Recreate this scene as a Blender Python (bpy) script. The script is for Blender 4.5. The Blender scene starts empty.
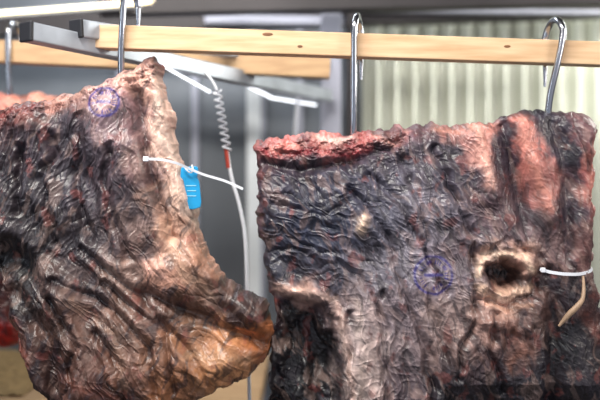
import bpy, math, random
import numpy as np
from mathutils import Vector
random.seed(3)
scene=bpy.context.scene
try: scene.view_settings.view_transform='Standard'
except Exception: pass
U=0.0015; D=1.25; Z0=1.5
def W(a,b,y=0.0):
    s=U*(D+y)/D
    return Vector(((a-300)*s, y, Z0+(200-b)*s))
def lin(c):
    return tuple(((v/255)/12.92 if v/255<=0.04045 else ((v/255+0.055)/1.055)**2.4) for v in c[:3])

# ---------------- materials ----------------
def mat(name,rgb,rough=0.5,metal=0.0,noise=0.0,nscale=20,stretch=(1,1,1),rgb2=None,bump=0.0,emit=None,es=0,spec=0.5,trans=0):
    m=bpy.data.materials.new(name); m.use_nodes=True
    nt=m.node_tree; b=nt.nodes['Principled BSDF']
    b.inputs['Roughness'].default_value=rough; b.inputs['Metallic'].default_value=metal
    b.inputs['Specular IOR Level'].default_value=spec
    c=lin(rgb)
    b.inputs['Base Color'].default_value=(*c,1)
    tc=nt.nodes.new('ShaderNodeTexCoord'); mp=nt.nodes.new('ShaderNodeMapping'); mp.inputs['Scale'].default_value=stretch
    nt.links.new(tc.outputs['Object'],mp.inputs['Vector'])
    n=nt.nodes.new('ShaderNodeTexNoise'); n.inputs['Scale'].default_value=nscale; n.inputs['Detail'].default_value=6
    nt.links.new(mp.outputs[0],n.inputs['Vector'])
    c2=lin(rgb2) if rgb2 else tuple(v*(1-noise) for v in c)
    r=nt.nodes.new('ShaderNodeValToRGB'); r.color_ramp.elements[0].position=0.3; r.color_ramp.elements[1].position=0.7
    r.color_ramp.elements[0].color=(*c2,1); r.color_ramp.elements[1].color=(*c,1)
    nt.links.new(n.outputs['Fac'],r.inputs[0]); nt.links.new(r.outputs[0],b.inputs['Base Color'])
    if bump:
        bp=nt.nodes.new('ShaderNodeBump'); bp.inputs['Strength'].default_value=bump; bp.inputs['Distance'].default_value=0.002
        nt.links.new(n.outputs['Fac'],bp.inputs['Height']); nt.links.new(bp.outputs[0],b.inputs['Normal'])
    if emit:
        b.inputs['Emission Color'].default_value=(*lin(emit),1); b.inputs['Emission Strength'].default_value=es
    return m
M_wood=mat('pine_wood',(216,184,148),0.6,0,nscale=9,stretch=(1.2,12,12),rgb2=(186,150,112),bump=0.3)
M_wood2=mat('pine_wood_back',(200,166,126),0.6,0,nscale=9,stretch=(1.5,12,12),rgb2=(170,134,98))
M_alu=mat('galvanised_steel',(168,174,184),0.35,0.35,noise=0.25,nscale=30)
M_post=mat('painted_steel_post',(164,166,180),0.5,0.2,noise=0.15,nscale=8)
M_dark=mat('dark_steel',(62,58,60),0.5,0.4,noise=0.4,nscale=6)
M_blk=mat('black_plastic_cap',(24,24,30),0.5)
M_chrome=mat('stainless_hook',(170,172,180),0.22,1.0,noise=0.1)
M_wall=mat('steel_panel',(116,122,130),0.45,0.2,noise=0.45,nscale=3)
M_corr=mat('corrugated_zinc',(206,208,196),0.3,0.45,noise=0.35,nscale=5,stretch=(1,1,.3))
M_floor=mat('concrete_floor',(110,105,100),0.8,0,noise=0.3,nscale=8)
M_ceil=mat('ceiling_paint',(70,68,70),0.8,0,noise=0.2)
M_white=mat('white_nylon',(225,228,236),0.4)
M_blue=mat('blue_plastic_tag',(28,150,205),0.4,noise=0.15,nscale=60)
M_glow=mat('bright_edge_glow',(255,255,255),0.5,emit=(245,248,255),es=2.5)  # emission imitating bright bar edges
M_ledw=mat('led_bead_warm',(255,250,230),0.5,emit=(255,232,184),es=3.0)
M_cordr=mat('red_plastic',(170,60,45),0.5)
M_fat=mat('dried_fat',(176,146,120),0.5,noise=0.3,nscale=80)
M_straw=mat('straw',(170,140,95),0.9,noise=0.5,nscale=60,bump=1)

def meatmat():
    m=bpy.data.materials.new('aged_beef_crust'); m.use_nodes=True
    nt=m.node_tree; b=nt.nodes['Principled BSDF']; L=nt.links.new
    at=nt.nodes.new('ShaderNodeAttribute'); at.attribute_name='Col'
    tc=nt.nodes.new('ShaderNodeTexCoord')
    n1=nt.nodes.new('ShaderNodeTexNoise'); n1.inputs['Scale'].default_value=55; n1.inputs['Detail'].default_value=8; n1.inputs['Roughness'].default_value=0.6
    n1.inputs['Distortion'].default_value=1.2
    L(tc.outputs['Object'],n1.inputs['Vector'])
    mr=nt.nodes.new('ShaderNodeMapRange'); mr.inputs['From Min'].default_value=0.3; mr.inputs['From Max'].default_value=0.7
    mr.inputs['To Min'].default_value=0.7; mr.inputs['To Max'].default_value=1.3
    L(n1.outputs['Fac'],mr.inputs['Value'])
    vm=nt.nodes.new('ShaderNodeVectorMath'); vm.operation='SCALE'
    L(at.outputs['Color'],vm.inputs[0]); L(mr.outputs[0],vm.inputs['Scale']); L(vm.outputs[0],b.inputs['Base Color'])
    n2=nt.nodes.new('ShaderNodeTexNoise'); n2.inputs['Scale'].default_value=200; n2.inputs['Detail'].default_value=4
    L(tc.outputs['Object'],n2.inputs['Vector'])
    bp=nt.nodes.new('ShaderNodeBump'); bp.inputs['Strength'].default_value=0.35; bp.inputs['Distance'].default_value=0.0015
    L(n2.outputs['Fac'],bp.inputs['Height']); L(bp.outputs[0],b.inputs['Normal'])
    mr2=nt.nodes.new('ShaderNodeMapRange'); mr2.inputs['From Min'].default_value=0.3; mr2.inputs['From Max'].default_value=0.7
    mr2.inputs['To Min'].default_value=0.32; mr2.inputs['To Max'].default_value=0.6
    L(n1.outputs['Fac'],mr2.inputs['Value']); L(mr2.outputs[0],b.inputs['Roughness'])
    b.inputs['Specular IOR Level'].default_value=0.5
    b.inputs['Coat Weight'].default_value=0.12; b.inputs['Coat Roughness'].default_value=0.25
    return m
M_meat=meatmat()

# ---------------- helpers ----------------
def newobj(name,verts,faces,material,parent=None,smooth=False):
    me=bpy.data.meshes.new(name); me.from_pydata([tuple(v) for v in verts],[],faces); me.update()
    if smooth:
        for p in me.polygons: p.use_smooth=True
    o=bpy.data.objects.new(name,me); scene.collection.objects.link(o)
    if material: me.materials.append(material)
    if parent: o.parent=parent
    return o
def empty(name):
    o=bpy.data.objects.new(name,None); scene.collection.objects.link(o); return o
def beam(name,p0,p1,w,h,material,parent=None,bev=0.002,up=Vector((0,0,1))):
    d=(p1-p0).normalized(); sx=d.cross(up).normalized(); u=sx.cross(d).normalized()
    vs=[]
    for p in (p0,p1):
        for a,b in ((-1,-1),(1,-1),(1,1),(-1,1)): vs.append(p+sx*a*w/2+u*b*h/2)
    fs=[(0,1,2,3),(7,6,5,4),(0,4,5,1),(1,5,6,2),(2,6,7,3),(3,7,4,0)]
    o=newobj(name,vs,fs,material,parent)
    if bev:
        m=o.modifiers.new('b','BEVEL'); m.width=bev; m.segments=2
    return o
def box(name,lo,hi,material,parent=None,bev=0):
    c=[(lo[0],lo[1],lo[2]),(hi[0],lo[1],lo[2]),(hi[0],hi[1],lo[2]),(lo[0],hi[1],lo[2]),(lo[0],lo[1],hi[2]),(hi[0],lo[1],hi[2]),(hi[0],hi[1],hi[2]),(lo[0],hi[1],hi[2])]
    o=newobj(name,c,[(3,2,1,0),(4,5,6,7),(0,1,5,4),(1,2,6,5),(2,3,7,6),(3,0,4,7)],material,parent)
    if bev:
        m=o.modifiers.new('b','BEVEL'); m.width=bev; m.segments=2
    return o
def tube(name,pts,r,material,parent=None,smooth=True,taper=None):
    cu=bpy.data.curves.new(name,'CURVE'); cu.dimensions='3D'; cu.bevel_depth=r; cu.bevel_resolution=5; cu.use_fill_caps=True
    sp=cu.splines.new('NURBS' if smooth else 'POLY'); sp.points.add(len(pts)-1)
    for i,p in enumerate(pts): 
        sp.points[i].co=(*p,1)
        if taper: sp.points[i].radius=taper[i]
    if smooth: sp.order_u=3; sp.use_endpoint_u=True; sp.resolution_u=8
    cu.materials.append(material)
    o=bpy.data.objects.new(name,cu); scene.collection.objects.link(o)
    if parent: o.parent=parent
    return o

# ---------------- noise ----------------
def perlin(x,y,seed=0):
    xi=np.floor(x).astype(np.int64); yi=np.floor(y).astype(np.int64); xf=x-xi; yf=y-yi
    def g(ix,iy,fx,fy):
        h=(ix*374761393+iy*668265263+seed*1442695041)&0xffffffff
        h=((h^(h>>13))*1274126177)&0xffffffff; h=h^(h>>16)
        a=(h&0xffff)/65536.0*2*np.pi
        return np.cos(a)*fx+np.sin(a)*fy
    u=xf**3*(xf*(xf*6-15)+10); v=yf**3*(yf*(yf*6-15)+10)
    a=g(xi,yi,xf,yf); b=g(xi+1,yi,xf-1,yf); c=g(xi,yi+1,xf,yf-1); d=g(xi+1,yi+1,xf-1,yf-1)
    return ((a+(b-a)*u)+((c+(d-c)*u)-(a+(b-a)*u))*v)*1.5
def fbm(x,y,seed=0,o=4):
    r=0;a=1;f=1
    for i in range(o): r=r+a*perlin(x*f,y*f,seed+i*7); a*=.5; f*=2.03
    return r
def rot(X,Y,deg,warp,seed):
    wx=X+warp*fbm(X/28,Y/28,seed+50,2); wy=Y+warp*fbm(X/28,Y/28,seed+90,2)
    c,s=math.cos(math.radians(deg)),math.sin(math.radians(deg))
    return wx*c+wy*s,-wx*s+wy*c
def wr(X,Y,deg,across,along,seed,warp=6):
    a,b=rot(X,Y,deg,warp,seed)
    return np.clip(np.abs(perlin(a/along,b/across,seed))*1.6,0,1)**0.8
def rid(X,Y,deg,across,along,seed,warp=7,p=1.5,k=2.6):
    a,b=rot(X,Y,deg,warp,seed)
    return np.clip(1-np.abs(perlin(a/along,b/across,seed))*k,0,1)**p
def G(X,Y,cx,cy,rx,ry=None,deg=0):
    ry=ry or rx
    c,s=math.cos(math.radians(deg)),math.sin(math.radians(deg))
    a=(X-cx)*c+(Y-cy)*s; b=-(X-cx)*s+(Y-cy)*c
    return np.exp(-((a/rx)**2+(b/ry)**2))
def segd(X,Y,pts):
    best=np.full(X.shape,1e9)
    for (x0,y0),(x1,y1) in zip(pts[:-1],pts[1:]):
        dx,dy=x1-x0,y1-y0; t=np.clip(((X-x0)*dx+(Y-y0)*dy)/(dx*dx+dy*dy),0,1)
        best=np.minimum(best,np.hypot(X-x0-t*dx,Y-y0-t*dy))
    return best
def resample(pts,n):
    p=np.array(pts,float); d=np.r_[0,np.cumsum(np.hypot(*np.diff(p,axis=0).T))]; d/=d[-1]
    t=np.linspace(0,1,n); return np.c_[np.interp(t,d,p[:,0]),np.interp(t,d,p[:,1])]

def meat(name,top,right,bottom,left,ns,nt_,T,dispf,colf,yc=0.0,R=26,scale=1.0,rag=3.0,seed=1):
    Tp=resample(top,ns)[None]; Bp=resample(bottom,ns)[None]; Lp=resample(left,nt_)[:,None]; Rp=resample(right,nt_)[:,None]
    s=np.linspace(0,1,ns)[None,:,None]; t=np.linspace(0,1,nt_)[:,None,None]
    P=(1-t)*Tp+t*Bp+(1-s)*Lp+s*Rp-((1-s)*(1-t)*Tp[:,:1]+s*(1-t)*Tp[:,-1:]+(1-s)*t*Bp[:,:1]+s*t*Bp[:,-1:])
    X=P[...,0];Y=P[...,1]
    w=np.hypot(X[:,-1:]-X[:,:1],Y[:,-1:]-Y[:,:1]); h=np.hypot(X[-1:]-X[:1],Y[-1:]-Y[:1])
    s2=s[...,0];t2=t[...,0]
    ds=np.minimum(s2,1-s2)*w; dt=np.minimum(t2,1-t2)*h
    f=np.sqrt(1-(1-np.clip(ds/R,0,1))**2)*np.sqrt(1-(1-np.clip(dt/R,0,1))**2)
    edge=1-np.clip(np.minimum(ds,dt)/18,0,1)
    X0,Y0=X,Y
    X=X0+rag*fbm(X0/18,Y0/18,seed+3,3)*edge; Y=Y0+rag*fbm(X0/14+50,Y0/16,seed+5,4)*edge
    disp,hh,rr=dispf(X,Y)
    fr=np.clip(np.minimum(ds,dt)/6,0,1)
    yf=yc-T*f-disp*(0.15+0.85*fr)*np.clip(f*1.5,0,1)
    yb=yc+T*0.75*f+disp*0.5*fr
    yb=np.maximum(yb,yf+0.004*fr)
    k=U*(D+yc)/D*scale
    def co(Yd): return np.stack([(X-300)*k,Yd,Z0+(200-Y)*k],-1).reshape(-1,3)
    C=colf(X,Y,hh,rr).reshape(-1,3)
    F=np.arange(ns*nt_).reshape(nt_,ns)
    inner=np.zeros((nt_,ns),bool); inner[1:-1,1:-1]=True
    Bk=F.copy(); Bk[inner]=ns*nt_+np.arange(inner.sum())
    vf=co(yf); vb=co(yb)[inner.ravel()]
    V=np.vstack([vf,vb]); Cc=np.vstack([C,C[inner.ravel()]])
    q=lambda I:np.stack([I[:-1,:-1],I[1:,:-1],I[1:,1:],I[:-1,1:]],-1).reshape(-1,4)
    Q=np.vstack([q(F),q(Bk)[:,::-1]])
    me=bpy.data.meshes.new(name)
    me.vertices.add(len(V)); me.vertices.foreach_set('co',V.ravel().astype(np.float32))
    me.loops.add(Q.size); me.loops.foreach_set('vertex_index',Q.ravel().astype(np.int32))
    me.polygons.add(len(Q)); me.polygons.foreach_set('loop_start',np.arange(0,Q.size,4,dtype=np.int32))
    me.polygons.foreach_set('loop_total',np.full(len(Q),4,dtype=np.int32))
    me.polygons.foreach_set('use_smooth',np.ones(len(Q),dtype=bool))
    me.update(calc_edges=True); me.validate()
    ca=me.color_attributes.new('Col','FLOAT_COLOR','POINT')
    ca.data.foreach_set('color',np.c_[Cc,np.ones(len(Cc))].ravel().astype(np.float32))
    me.materials.append(M_meat)
    o=bpy.data.objects.new(name,me); scene.collection.objects.link(o)
    return o
def paint(X,Y,pts,feats,hh,rr,seed,warp=8,stamps=(),fat=0.2,fdir=60,gain=1.0,tint=(1,1,1)):
    wx=X+warp*fbm(X/20,Y/20,seed,4); wy=Y+warp*fbm(X/20+9,Y/20,seed+31,4)
    num=np.zeros(X.shape+(3,)); den=np.zeros(X.shape)+1e-9
    for p in pts:
        x,y,c=p[0],p[1],np.array(lin(p[2])); sg=(p[3] if len(p)>3 else 20)*0.75
        w=np.exp(-((wx-x)**2+(wy-y)**2)/(2*sg*sg))/sg; num+=w[...,None]*c; den+=w
    C=num/den[...,None]
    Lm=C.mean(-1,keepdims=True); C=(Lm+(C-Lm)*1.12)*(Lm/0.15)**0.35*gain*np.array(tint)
    a,b=rot(X,Y,fdir,7,seed+200)
    n=fbm(a/34,b/9,seed+77,4); n2=fbm(X/40,Y/40,seed+99,3)
    m=np.clip((n+0.5*n2-0.22)*3.0,0,1)*fat
    pale=np.array(lin((178,146,134))); C=C*(1-m[...,None])+pale*m[...,None]
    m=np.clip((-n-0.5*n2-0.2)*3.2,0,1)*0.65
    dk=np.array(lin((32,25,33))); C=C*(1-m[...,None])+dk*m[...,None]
    # reddish exposed flesh flecks
    n3=fbm(X/15+70,Y/19,seed+140,4); m=np.clip((n3-0.42)*3,0,1)*0.45
    C=C*(1-m[...,None])+np.array(lin((120,62,56)))*m[...,None]
    for pl,wd,c,st in feats:
        d=segd(wx*0.35+X*0.65,wy*0.35+Y*0.65,pl); m=(st*np.exp(-(d/wd)**2)*np.clip(0.9+0.6*fbm(X/6,Y/6,seed+5,3),0,1))[...,None]
        C=C*(1-m)+np.array(lin(c))*m
    C=C*(0.55+0.5*hh[...,None]+0.5*rr[...,None])+0.022*rr[...,None]*np.array((.95,.86,.92))  # wrinkle shading put into colour: darker creases, paler ridges like dried fat
    for cx,cy,r in stamps:
        q=np.hypot(X-cx,(Y-cy)); th=np.arctan2(Y-cy,X-cx)
        m=np.exp(-((q-r)/1.3)**2)+0.9*(np.exp(-((q-r*0.7)/2.2)**2)*(np.sin(th*19+3*np.sin(th*5))>0.1))+0.9*np.exp(-((Y-cy)/1.8)**2)*(q<r*.5)
        m=np.clip(m*(0.95+0.6*fbm(X/9,Y/9,4,3)),0,0.82)[...,None]
        C=C*(1-m)+np.array(lin((44,38,112)))*m
    return np.clip(C,0.004,0.9)

# ---------------- right beef ----------------
def dispR(X,Y):
    mA=G(X,Y,315,215,75,60)+.05; mB=G(X,Y,440,230,60,80)+.05; mC=G(X,Y,390,350,70,70)+G(X,Y,550,220,60,110)+.02
    tot=mA+mB+mC
    h=(wr(X,Y,20,17,44,1,11)*mA+wr(X,Y,60,17,60,4,11)*mB+wr(X,Y,84,13,80,7,9)*mC)/tot
    r1=(rid(X,Y,24,8,26,11,11)*mA+rid(X,Y,62,7.5,34,12,12)*mB+rid(X,Y,84,7.5,48,13,9)*mC)/tot
    r2=(rid(X,Y,75,8,18,14,7)*mA+rid(X,Y,5,8,18,15,8)*mB+rid(X,Y,15,12,18,16,8)*mC)/tot
    r3=rid(X,Y,40,4.5,10,17,5)
    smooth=np.clip(1-0.6*G(X,Y,550,200,60,90)-0.4*G(X,Y,580,330,40,60),0.3,1)
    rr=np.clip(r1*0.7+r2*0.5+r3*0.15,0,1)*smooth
    d=h*0.0045*smooth+0.0019*r1*smooth+0.0013*r2*smooth+0.0004*r3
    d+=0.010*fbm(X/60,Y/60,11,2)
    d+=0.016*G(X,Y,410,230,55,110,-15)+0.008*G(X,Y,320,215,50,45)
    Xw=X+7*fbm(X/22,Y/26,301,3); Yw=Y+7*fbm(X/24,Y/22,302,3)
    cav=np.clip(np.maximum(G(Xw,Yw,304,356,25,56,4),G(Xw,Yw,296,420,34,60))*1.7,0,1)
    d-=0.05*cav
    d+=0.007*np.exp(-(segd(Xw,Yw,[(300,320),(306,360),(300,410)])/6)**2)
    d+=0.016*np.exp(-(segd(X,Y,[(262,262),(290,284),(322,297),(342,320),(352,400)])/9)**2)
    d+=0.012*np.exp(-(segd(X,Y,[(468,126),(478,160),(486,196)])/10)**2)+0.012*np.exp(-(segd(X,Y,[(517,118),(528,165),(545,215)])/10)**2)
    d+=0.010*np.exp(-(segd(X,Y,[(580,130),(584,190),(578,250)])/10)**2)
    d-=0.012*np.exp(-(segd(X,Y,[(499,125),(508,165),(520,225)])/7)**2)
    d-=0.010*np.exp(-(segd(X,Y,[(548,125),(560,180),(562,250)])/7)**2)
    hx=X+3*fbm(X/14,Y/14,77,2); hy=Y+3*fbm(X/14,Y/14,78,2)
    d+=0.012*np.exp(-((np.hypot((hx-498)/1.4,hy-272)-17)/5)**2)-0.05*np.clip(G(hx,hy,498,273,18,11,18)*1.6,0,1)
    d+=0.010*np.exp(-(segd(hx,hy,[(466,240),(520,244),(545,285),(522,325),(470,315)])/7)**2)
    d-=0.007*np.exp(-(segd(hx,hy,[(470,255),(500,238),(534,256),(530,290),(500,304),(472,296)])/3)**2)
    d-=0.013*np.exp(-(segd(X,Y,[(262,163),(300,172),(350,162),(385,150),(400,140)])/5)**2)
    topm=np.exp(-((Y-146)/12)**2)*(X<405)
    d+=topm*0.008*(fbm(X/12,Y/8,21,3))+0.005*topm
    d+=0.009*G(X,Y,360,222,6,8)
    d+=0.012*G(X,Y,293,288,18,8,8)
    d-=0.02*np.exp(-(segd(X,Y,[(540,275),(550,310),(548,400)])/10)**2)
    wv=5*fbm(X/24,Y/24,9,2)
    for pl,s_ in (([(350,190),(385,235),(400,290),(425,350),(430,400)],1),([(430,150),(450,200),(470,240),(470,300),(455,360)],1),([(400,160),(420,220),(425,300),(450,370)],.8),([(275,205),(320,212),(350,195)],.5),([(340,262),(360,275),(376,310)],.8),([(378,290),(380,340),(385,400)],1),([(365,175),(395,200),(440,290)],.8),([(350,310),(352,350),(348,400)],.8),([(490,310),(485,350),(500,390)],1)):
        q=segd(X+wv,Y+wv,pl)
        d+=s_*(-0.007*np.exp(-(q/3.2)**2)+0.003*np.exp(-((q-7)/4)**2))
    d-=0.025*np.clip((Y-380)/24,0,1)*(X>440)
    return d,h,rr
ptsR=[(265,148,(130,76,74),9),(285,146,(176,100,94),9),(305,150,(100,46,50),9),(325,143,(176,110,102),9),(345,150,(120,56,58),9),(362,142,(160,90,86),9),(385,140,(86,50,56),9),(400,134,(140,96,92),8),(416,134,(100,74,80),12),(445,132,(150,110,104),9),
(265,168,(60,42,52),8),(300,172,(54,42,54),10),(340,170,(60,52,62),10),(375,160,(72,62,72),10),
(270,190,(62,54,68)),(300,195,(50,50,66)),(340,190,(66,66,82)),(380,178,(80,78,90)),(420,165,(90,84,92)),(445,170,(68,62,74)),
(268,230,(40,40,56)),(305,225,(46,52,72)),(340,230,(62,66,84)),(375,215,(88,88,100)),(410,205,(114,110,118)),(440,215,(98,92,100)),
(472,150,(186,132,120),10),(480,200,(96,76,80),14),(500,155,(56,44,58),9),(526,155,(172,108,98),10),(538,190,(146,96,90),11),(553,145,(54,48,62),12),(575,135,(108,80,82),10),(590,150,(146,94,86),9),
(585,200,(152,92,84),10),(562,205,(70,56,66),12),(590,245,(112,78,74),13),(550,245,(110,88,86),15),(520,228,(104,86,88),12),
(290,262,(52,54,68),15),(330,268,(86,84,94),15),(365,265,(110,106,112),16),(400,260,(118,114,120),16),(430,270,(132,122,128),18),(460,250,(106,94,98),16),
(480,254,(170,140,126),9),(518,256,(160,128,114),9),(497,298,(168,134,118),9),(530,300,(104,78,72),12),
(310,289,(156,128,118),8),(335,310,(100,84,84),10),(300,345,(20,16,22),17),(285,390,(26,19,25),20),(322,375,(22,18,24),13),(270,320,(64,36,40),6),  # near-black points paint the shade of the lower-left hollow into the colour
(355,300,(146,132,130),12),(370,340,(170,154,148),15),(362,380,(170,152,144),15),(400,310,(124,112,114),16),(405,350,(114,100,100),18),(400,392,(84,70,74),18),
(440,310,(142,124,118),16),(445,345,(124,104,98),16),(480,330,(140,112,102),15),(510,335,(112,84,76),15),(480,362,(78,60,62),12),(440,387,(42,35,44),14),(500,387,(38,32,42),16),
(558,300,(56,44,50),12),(560,340,(32,26,34),18),(588,310,(88,58,54),12),(592,350,(52,40,44),14),(560,390,(42,35,44),22),(532,325,(92,70,66),10)]
featsR=[([(272,150),(285,144),(300,148)],3,(210,136,126),.8),([(258,163),(300,171),(350,163)],3,(40,20,27),.7),([(315,138),(335,144),(350,138)],2.5,(224,184,172),.8),([(335,157),(370,151)],2.5,(122,26,34),.85),([(290,155),(330,152)],2.5,(134,32,38),.8),([(262,150),(270,158)],3,(140,40,44),.7),([(370,138),(392,146)],2.5,(200,144,132),.6),
([(470,128),(477,150),(484,184)],6,(222,166,150),.9),([(516,120),(525,160),(541,208)],6,(210,140,124),.8),([(430,130),(458,132)],3.5,(192,132,118),.7),
([(588,150),(585,200)],5,(190,116,100),.7),([(495,130),(505,180),(515,220)],5,(44,34,46),.75),([(550,130),(556,190),(560,250)],5,(48,38,50),.7),
([(360,216),(360,228)],5,(222,190,166),1),([(282,287),(303,289)],6,(228,184,166),1),
([(303,289),(335,297),(344,330),(350,390)],4,(184,154,142),.7),([(355,300),(362,350),(358,395)],5,(194,174,164),.55),
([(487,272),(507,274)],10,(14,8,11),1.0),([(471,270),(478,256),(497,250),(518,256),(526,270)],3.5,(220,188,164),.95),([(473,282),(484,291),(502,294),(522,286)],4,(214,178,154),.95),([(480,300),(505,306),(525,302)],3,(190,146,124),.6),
([(258,150),(262,255)],3,(84,50,58),.5),([(262,285),(276,300)],4,(146,74,64),.7),([(500,320),(520,345),(505,360)],5,(156,106,88),.5),([(580,310),(592,340)],5,(120,66,56),.5)]
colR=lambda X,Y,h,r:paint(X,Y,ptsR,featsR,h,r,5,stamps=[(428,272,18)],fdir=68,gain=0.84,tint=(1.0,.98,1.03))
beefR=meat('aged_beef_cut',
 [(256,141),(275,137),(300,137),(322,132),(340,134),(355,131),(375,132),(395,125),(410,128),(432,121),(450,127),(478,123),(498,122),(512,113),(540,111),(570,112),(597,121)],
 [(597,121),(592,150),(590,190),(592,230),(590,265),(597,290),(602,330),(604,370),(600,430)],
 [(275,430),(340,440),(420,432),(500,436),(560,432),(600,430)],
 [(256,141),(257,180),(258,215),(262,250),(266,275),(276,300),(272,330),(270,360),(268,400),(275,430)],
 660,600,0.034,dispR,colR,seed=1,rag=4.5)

# ---------------- left beef ----------------
def dispL(X,Y):
    mA=G(X,Y,60,170,80,70)+.03; mB=G(X,Y,165,200,45,110,-15)+G(X,Y,120,320,60,60)+.03; mC=G(X,Y,210,320,70,50)+.01
    tot=mA+mB+mC
    h=(wr(X,Y,-68,14,60,31,8)*mA+wr(X,Y,62,15,70,34,9)*mB+wr(X,Y,22,17,80,37,10)*mC)/tot
    r1=(rid(X,Y,-66,5.5,40,41,6)*mA+rid(X,Y,66,7.5,44,42,9)*mB+rid(X,Y,28,9,50,43,9)*mC)/tot
    r2=(rid(X,Y,-20,10,22,44,6)*mA+rid(X,Y,10,9,22,45,7)*mB+rid(X,Y,80,12,22,46,7)*mC)/tot
    r3=rid(X,Y,-60,4,10,47,5)
    sm=1-0.45*np.clip(mC/tot,0,1)-0.3*G(X,Y,170,150,25,70)
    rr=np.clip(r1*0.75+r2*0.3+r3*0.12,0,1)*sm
    d=h*0.0046+0.0018*r1*sm+0.0009*r2*sm+0.0004*r3
    d+=0.012*fbm(X/55,Y/55,41,2)
    d+=0.020*np.exp(-(segd(X,Y,[(110,90),(125,160),(150,230),(180,280)])/32)**2)
    d-=0.014*np.exp(-(segd(X,Y,[(140,95),(158,180),(176,235)])/6)**2)
    d+=0.008*np.exp(-(segd(X,Y,[(158,70),(168,130),(186,190)])/7)**2)
    d-=0.026*G(X,Y,22,262,32,20,35)
    d+=0.016*np.exp(-(segd(X,Y,[(0,222),(40,250),(75,300),(85,360),(80,400)])/12)**2)
    d-=0.018*np.exp(-(segd(X,Y,[(20,290),(50,330),(60,395)])/9)**2)
    d+=0.012*np.exp(-(segd(X,Y,[(200,262),(230,295),(262,318)])/9)**2)
    d-=0.016*np.exp(-(segd(X,Y,[(150,290),(200,312),(240,332),(262,340)])/7)**2)
    d+=0.012*np.exp(-(segd(X,Y,[(120,375),(190,360),(250,355)])/14)**2)
    wv=5*fbm(X/24,Y/24,9,2)
    for pl in ([(60,280),(110,300),(150,340),(160,390)],[(90,250),(140,290),(190,345),(215,385)],[(100,330),(125,360),(130,405)],[(60,140),(50,190),(60,240)],[(30,150),(25,210)],[(90,120),(80,180),(95,240)],[(120,150),(115,200),(135,260)],[(60,300),(80,340),(75,390)],[(110,280),(170,330),(180,390)]):
        q=segd(X+wv,Y+wv,pl)
        d+=-0.007*np.exp(-(q/3.6)**2)+0.003*np.exp(-((q-8)/4)**2)
    d+=0.006*G(X,Y,165,266,7,6)
    topm=np.exp(-((Y-(118-0.28*X))/11)**2)
    d+=topm*0.007*fbm(X/10,Y/8,61,3)
    return d,h,rr
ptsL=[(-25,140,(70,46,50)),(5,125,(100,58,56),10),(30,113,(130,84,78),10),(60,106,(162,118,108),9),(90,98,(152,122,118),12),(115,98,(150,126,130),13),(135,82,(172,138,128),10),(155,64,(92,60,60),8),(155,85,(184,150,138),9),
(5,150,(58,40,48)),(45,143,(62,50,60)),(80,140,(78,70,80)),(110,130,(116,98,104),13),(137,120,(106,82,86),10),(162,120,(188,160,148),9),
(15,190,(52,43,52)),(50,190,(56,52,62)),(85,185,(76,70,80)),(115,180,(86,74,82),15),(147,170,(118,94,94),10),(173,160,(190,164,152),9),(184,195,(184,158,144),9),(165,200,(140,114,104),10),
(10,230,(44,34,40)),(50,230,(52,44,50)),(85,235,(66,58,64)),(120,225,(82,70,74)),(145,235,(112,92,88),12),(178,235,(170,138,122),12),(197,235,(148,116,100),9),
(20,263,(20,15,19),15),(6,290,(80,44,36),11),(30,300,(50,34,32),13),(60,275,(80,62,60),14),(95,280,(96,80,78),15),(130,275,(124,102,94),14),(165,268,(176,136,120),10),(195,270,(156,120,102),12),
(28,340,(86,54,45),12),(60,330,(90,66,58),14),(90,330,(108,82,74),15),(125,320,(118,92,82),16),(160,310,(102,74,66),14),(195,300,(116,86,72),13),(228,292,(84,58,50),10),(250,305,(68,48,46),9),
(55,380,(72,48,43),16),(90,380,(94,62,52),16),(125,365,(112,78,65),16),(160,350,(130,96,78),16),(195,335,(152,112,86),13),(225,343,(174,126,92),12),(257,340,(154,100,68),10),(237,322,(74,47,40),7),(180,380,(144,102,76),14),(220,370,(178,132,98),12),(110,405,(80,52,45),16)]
featsL=[([(60,103),(100,93),(140,76)],3,(204,158,144),.7),([(160,85),(166,130),(180,175),(197,225)],5,(208,182,166),.7),([(145,61),(159,59)],3,(46,26,28),.8),
([(5,118),(40,108)],4,(120,50,48),.7),([(240,326),(265,333)],2.5,(206,116,66),.7),([(150,262),(170,270)],6,(204,156,140),.75),([(0,290),(12,318)],4,(150,64,42),.8),([(20,320),(32,360)],5,(124,60,44),.6),
([(80,300),(120,330),(130,380)],5,(154,122,104),.5),([(222,268),(262,298)],5,(52,34,38),.8),([(170,225),(185,262),(215,290)],6,(194,156,132),.6),([(190,350),(250,355)],6,(198,154,118),.5),([(140,95),(157,180)],4,(76,55,56),.7),([(70,372),(120,395)],5,(120,66,50),.5)]
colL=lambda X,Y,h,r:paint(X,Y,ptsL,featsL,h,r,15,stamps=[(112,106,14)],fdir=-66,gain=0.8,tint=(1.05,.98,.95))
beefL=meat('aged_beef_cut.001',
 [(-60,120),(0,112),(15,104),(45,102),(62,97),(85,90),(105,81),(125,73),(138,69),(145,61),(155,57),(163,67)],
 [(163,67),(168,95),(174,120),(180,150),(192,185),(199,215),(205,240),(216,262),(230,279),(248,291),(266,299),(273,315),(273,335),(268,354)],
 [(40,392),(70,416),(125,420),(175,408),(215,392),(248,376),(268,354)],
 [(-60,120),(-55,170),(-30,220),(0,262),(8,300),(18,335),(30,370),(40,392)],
 640,600,0.034,dispL,colL,seed=21,rag=3.5)

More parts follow.
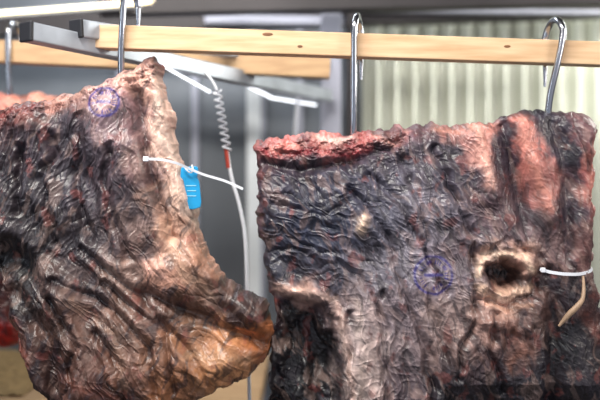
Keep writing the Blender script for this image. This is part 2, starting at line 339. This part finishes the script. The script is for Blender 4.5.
# ---------------- back beef ----------------
def dispB(X,Y):
    h=0.5*wr(X,Y,70,10,30,71)+0.5*wr(X,Y,20,6,12,72)
    return h*0.008+0.01*fbm(X/50,Y/50,73,3),h,h*0.3
ptsB=[(0,100,(196,130,118),18),(40,100,(212,150,134),16),(60,130,(120,70,64)),(0,200,(80,50,48),40),(10,300,(96,44,38),20),(5,330,(180,44,36),12),(-60,250,(70,50,50),50)]
beefB=meat('aged_beef_cut.002',[(-120,105),(-40,96),(0,92),(20,96),(40,92),(62,98),(72,112)],[(72,112),(80,200),(60,280),(20,345)],[(-110,340),(-50,352),(20,345)],[(-120,105),(-125,220),(-110,340)],
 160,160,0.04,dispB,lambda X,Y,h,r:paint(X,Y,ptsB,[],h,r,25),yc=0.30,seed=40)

# ---------------- wooden rails ----------------
beam('wooden_hanging_rail',W(84,37),W(760,60),0.026,0.035,M_wood,bev=0.0015)
rail=bpy.data.objects['wooden_hanging_rail']
M_knot=mat('knot_wood',(128,84,50),0.6,noise=0.4,nscale=100)
def knot(a,b,rx,rz,i):
    c=W(a,b,0); n=16
    vs=[(c.x,-0.0138,c.z)]+[(c.x+rx*math.cos(2*math.pi*k/n),-0.0134,c.z+rz*math.sin(2*math.pi*k/n)) for k in range(n)]
    newobj('knot_%d'%i,vs,[(0,k+1,(k+1)%n+1) for k in range(n)],M_knot,rail)
knot(268,36,0.008,0.0025,1); knot(300,48,0.004,0.002,2); knot(505,48,0.005,0.002,3)
beam('wooden_hanging_rail.001',W(-120,46,0.30),W(330,68,0.30),0.03,0.040,M_wood2,bev=0.0015)

# ---------------- galvanised frame ----------------
fr=empty('galvanised_rack_frame')
a0,a1=W(27,32,-0.10),W(328,96,0.55)
b0,b1=W(77,29,-0.035),W(330,64,0.60)
def channel(nm,p0,p1,w,h):
    beam(nm,p0,p1,w,h,M_alu,fr)
    d=(p1-p0).normalized()
    beam(nm+'_end_cap',p0-d*0.004,p0+d*0.002,w*1.06,h*1.06,M_blk,fr)
channel('cross_bar_1',a0,a1,0.024,0.026)
channel('cross_bar_2',b0,b1,0.024,0.026)
p=W(331,100,0.60); box('post_1',(p.x-0.022,0.58,0.0),(p.x+0.022,0.63,2.2),M_post,fr,0.003)
p2=W(352,100,0.66); box('post_2',(p2.x-0.014,0.64,0.0),(p2.x+0.012,0.68,2.2),M_dark,fr,0.002)
box('post_3',(-1.0,0.26,0.0),(-0.96,0.34,2.2),M_post,fr,0.003)
beam('brace_1',W(150,60,0.62),W(331,77,0.62),0.03,0.02,M_post,fr)
beam('brace_2',W(205,20,0.68),W(345,22,0.68),0.03,0.02,M_post,fr)

glow=empty('bar_edge_glow')  # glowing strips added to imitate the bright edges of the bars
beam('strip_1',W(163,66,0.10),W(210,92,0.26),0.004,0.004,M_glow,glow,0.001)
beam('strip_2',W(204,63,0.22),W(272,98,0.45),0.005,0.005,M_glow,glow,0.001)
beam('strip_3',W(272,98,0.45),W(316,105,0.55),0.004,0.004,M_glow,glow,0.001)
rope=empty('rope_light')
q0,q1=W(-40,16,0.35),W(240,-5,0.55)
beam('channel',q0+Vector((0,0.012,0)),q1+Vector((0,0.012,0)),0.012,0.018,M_alu,rope)
vs=[];fs=[]
for i in range(70):
    c=q0.lerp(q1,i/69.); k=len(vs); r=0.0055
    ring=[(math.cos(t*math.pi/3),math.sin(t*math.pi/3)) for t in range(6)]
    vs+= [c+Vector((0,-r,0))]+[c+Vector((r*x,0,r*y)) for x,y in ring]+[c+Vector((0,r,0))]
    for t in range(6):
        fs.append((k,k+1+t,k+1+(t+1)%6)); fs.append((k+7,k+1+(t+1)%6,k+1+t))
newobj('bulbs',vs,fs,M_ledw,rope)

# ---------------- hooks ----------------
def hook(name,xt,xb,ytop,ybot,r=0.005,back=0.05,yc=0.0,dx=0.016):
    t=W(xt,ytop,yc); b=W(xb,ybot,yc)
    fy=yc-0.022; by=yc+0.024
    zt=t.z; R=(by-fy)/2; pts=[]
    pts.append(Vector((t.x+dx,by,zt-back-0.012)))
    pts.append(Vector((t.x+dx,by,zt-R)))
    for k in range(9):
        a=math.pi*k/8
        pts.append(Vector((t.x+dx*(1-k/8.),yc+R*math.cos(a),zt-R+R*math.sin(a))))
    pts.append(Vector((t.x+(b.x-t.x)*.4,fy,zt-R-(zt-b.z)*0.3)))
    pts.append(Vector((b.x,fy+0.006,b.z+0.02)))
    pts.append(Vector((b.x,fy+0.015,b.z-0.02)))
    for k in range(1,8):
        a=math.pi*k/8
        pts.append(Vector((b.x,fy+0.015+0.022*(1-math.cos(a)),b.z-0.02-0.022*math.sin(a))))
    pts.append(Vector((b.x,fy+0.06,b.z+0.004)))
    tp=[0.45]+[1]*(len(pts)-2)+[0.3]
    return tube(name,pts,r,M_chrome,taper=tp)
hook('meat_hook',353,353,16,131,back=0.080,dx=0.014)
hook('meat_hook.001',559,546,20,112,back=0.085,dx=-0.014)
hook('meat_hook.002',127,123,-12,72,back=0.05,dx=0.012)
hook('meat_hook.003',12,12,24,96,yc=0.30,r=0.0055,dx=0.01)

# ---------------- coiled cord ----------------
cord=empty('coiled_cord')
c0,c1=W(217,90,0.12),W(227,150,0.12); pts=[]
N=9*12
for i in range(N+1):
    t=i/N; c=c0.lerp(c1,t); a=2*math.pi*9*t
    pts.append(c+Vector((0.0065*math.cos(a),0.0065*math.sin(a),0)))
tube('coil',pts,0.0016,M_white,cord)
tube('lead',[W(227,150,0.12),W(230,175,.12),W(240,205,.12),W(246,240,.12),W(247,300,.12),W(250,420,.12)],0.0030,M_white,cord)
tube('upper_lead',[W(190,62,0.12),W(210,72,.12),W(217,90,.12)],0.002,M_white,cord)
tube('red_sleeve',[W(226,148,.119),W(228.5,168,.119)],0.0036,M_cordr,cord,False)
tube('hanging_wire',[W(298,98,.5),W(296,115,.5),W(294,150,.5),W(293,300,.5)],0.004,M_white)

# ---------------- tag + ties ----------------
tag=empty('blue_id_tag')
c=W(193,188); prof=[(-9,-18),(-8,-20),(6,-21),(8,-19),(7,-10),(9,-6),(11,14),(10,19),(4,21),(-4,21),(-8,19),(-9,12),(-10,-4)]
n=len(prof); vs=[];
for yy in (-0.034,-0.0315):
    for a,b in prof: vs.append((c.x+a*U,yy,c.z-b*U))
fs=[tuple(range(n))[::-1],tuple(range(n,2*n))]+[(i,(i+1)%n,(i+1)%n+n,i+n) for i in range(n)]
o=newobj('tag_plate',vs,fs,M_blue,tag); m=o.modifiers.new('b','BEVEL'); m.width=0.0008; m.segments=2
M_white2=mat('tag_print',(150,205,232),0.5)
for k,(a,b,w) in enumerate([(-4,-2,10),(-3,3,9),(-4,8,10)]):
    p=W(193+a,188+b); box('print_%d'%k,(p.x,-0.0345,p.z-0.0006),(p.x+w*U,-0.0340,p.z+0.0006),M_white2,tag)
tube('tie_loop',[W(184,166,-.04),W(188,173,-.041),W(194,172,-.04),W(192,165,-.036)],0.0012,M_white,tag)
def strap(name,pts,w=0.005,t=0.0014,par=None,m=M_white):
    vs=[];fs=[]
    P=[Vector(p) for p in pts]; Q=[]
    for i in range(len(P)-1):
        a=P[max(i-1,0)];b=P[i];c=P[i+1];d=P[min(i+2,len(P)-1)]
        for k in range(8):
            u=k/8.; Q.append(0.5*((2*b)+(c-a)*u+(2*a-5*b+4*c-d)*u*u+(3*b-a-3*c+d)*u**3))
    Q.append(P[-1])
    for i,q in enumerate(Q):
        d=(Q[min(i+1,len(Q)-1)]-Q[max(i-1,0)]).normalized(); s=Vector((0,1,0)).cross(d).normalized(); nn=d.cross(s)
        for a,b in ((-1,-1),(1,-1),(1,1),(-1,1)): vs.append(q+s*a*w/2+nn*b*t/2)
    for i in range(len(Q)-1):
        for k in range(4): fs.append((4*i+k,4*i+(k+1)%4,4*i+4+(k+1)%4,4*i+4+k))
    fs+=[(3,2,1,0),tuple(len(vs)-4+k for k in range(4))]
    return newobj(name,vs,fs,m,par)
zt=empty('cable_tie')
strap('band',[W(144,159,-.066),W(160,159.5,-.064),W(176,163,-.056),W(190,169,-.044),W(205,175,-.036),W(225,181,-.03),W(243,189,-.028)],0.0036,par=zt)
p=W(146,159,-.067); box('head',(p.x-.004,p.y-.003,p.z-.0035),(p.x+.004,p.y+.003,p.z+.0035),M_white,zt,0.001)
zt2=empty('cable_tie.001')
strap('band',[W(540,269,-.050),W(550,272,-.052),W(565,274,-.052),W(580,274,-.045),W(590,271,-.025),W(592,268,-.005)],0.0045,par=zt2)
p=W(543,270,-.052); box('head',(p.x-.003,p.y-.003,p.z-.0035),(p.x+.003,p.y+.003,p.z+.0035),M_white,zt2,0.001)
tube('fat_string',[W(583,276,-.042),W(585,296,-.05),W(578,306,-.054),W(568,315,-.05),W(559,326,-.045)],0.0038,M_fat,taper=[.5,.7,1.1,1.2,.5])

# ---------------- room ----------------
box('wall_back',(-1.6,0.95,0),(1.6,1.0,2.5),M_wall)
for i,xp in enumerate((120,195,262,300)):
    p=W(xp,0,0.93); box('trim_%d'%(i+1),(p.x-0.008,0.925,0),(p.x+0.008,0.95,2.5),M_post)
p=W(251,0,0.8); box('reflection_post',(p.x-0.018,0.91,0),(p.x+0.018,0.945,2.3),mat('pale_reflection',(215,220,224),0.4,0.1,noise=.1),None,0.003)  # pale post stands in for blurred vertical light reflected on the panels
x0=W(362,0,.86).x; x1=1.14; nx=620; vs=[];fs=[]
for i in range(nx):
    x=x0+(x1-x0)*i/(nx-1); y=0.86-0.012*math.sin(2*math.pi*x/0.046)
    vs+=[(x,y,0.0),(x,y,2.5)]
for i in range(nx-1): fs.append((2*i,2*i+2,2*i+3,2*i+1))
newobj('wall_corrugated',vs,fs,M_corr,None,True)
box('wall_left',(-1.65,-2.2,0),(-1.6,1.0,2.5),M_wall)
box('wall_right',(1.15,-0.6,0),(1.2,1.0,2.5),M_wall)
rs=W(745,59.5); 
fr2=empty('rail_support_post'); box('post',(rs.x-0.02,-0.02,0),(rs.x+0.02,0.02,rs.z-0.0185),M_post,fr2,0.002)
box('floor',(-1.65,-2.2,-0.05),(1.2,1.0,0),M_floor)
box('ceiling',(-1.65,-2.2,2.5),(1.2,1.0,2.55),M_ceil)
hb=empty('ceiling_beam')
beam('beam_1',W(-80,30,0.75),W(700,4,0.75),0.05,0.05,M_dark,hb)
beam('beam_2',W(100,8,0.5),W(760,-6,0.5),0.04,0.035,M_dark,hb)
beam('beam_3',W(330,10,0.70),W(700,14,0.70),0.02,0.010,M_post,hb)
sh=empty('timber_shelf')
a=W(-150,386,0.5); b=W(262,386,0.5)
box('board',(a.x,0.36,a.z-0.04),(b.x,0.88,a.z),M_wood2,sh,0.002)
for i,x in enumerate((a.x+0.03,b.x-0.05)): box('leg_%d'%i,(x,0.38,0),(x+0.04,0.42,a.z-0.04),M_wood2,sh,0.002)
nx,ny=60,40; vs=[];fs=[]
for j in range(ny):
    for i in range(nx):
        u,v=i/(nx-1),j/(ny-1); x=-1.05+0.5*u; y=0.40+0.4*v
        hgt=0.05*math.sin(math.pi*u)**.6*math.sin(math.pi*v)**.6+random.uniform(0,.006)
        vs.append((x,y,a.z+hgt+0.001))
for j in range(ny-1):
    for i in range(nx-1): k=j*nx+i; fs.append((k,k+1,k+nx+1,k+nx))
newobj('straw_pile',vs,fs,M_straw)

# ---------------- lights ----------------
def area(name,loc,tgt,sx,sy,e,col):
    l=bpy.data.lights.new(name,'AREA'); l.shape='RECTANGLE'; l.size=sx; l.size_y=sy; l.energy=e; l.color=col
    o=bpy.data.objects.new(name,l); scene.collection.objects.link(o); o.location=loc
    o.rotation_euler=(Vector(tgt)-Vector(loc)).to_track_quat('-Z','Y').to_euler(); return o
area('key_light',(-0.35,-0.60,2.35),(0,0,1.45),1.0,0.15,27,(1.0,0.96,0.90))
area('side_light',(1.0,-0.6,1.9),(0.1,0,1.4),0.3,0.5,6,(1,0.92,0.84))
area('left_light',(-1.1,-0.7,1.7),(0,0,1.4),0.2,0.7,3.5,(0.82,0.92,1.0))
area('back_light',(1.05,0.45,2.0),(0.3,0.86,1.75),0.3,0.5,10,(1,1,0.92))
area('back_light_left',(-0.3,0.5,2.4),(-0.2,0.93,1.5),0.8,0.2,9,(0.93,0.97,1.0))
w=bpy.data.worlds.new('World'); scene.world=w; w.use_nodes=True
w.node_tree.nodes['Background'].inputs[0].default_value=(0.68,0.72,0.82,1); w.node_tree.nodes['Background'].inputs[1].default_value=0.7

# ---------------- camera ----------------
cd=bpy.data.cameras.new('camera'); cam=bpy.data.objects.new('camera',cd); scene.collection.objects.link(cam)
cam.location=(0,-D,Z0); cam.rotation_euler=(math.pi/2,0,0); cd.lens=50; cd.sensor_width=36
cd.dof.use_dof=True; cd.dof.focus_distance=D-0.045; cd.dof.aperture_fstop=1.8; cd.clip_start=0.01
scene.camera=cam
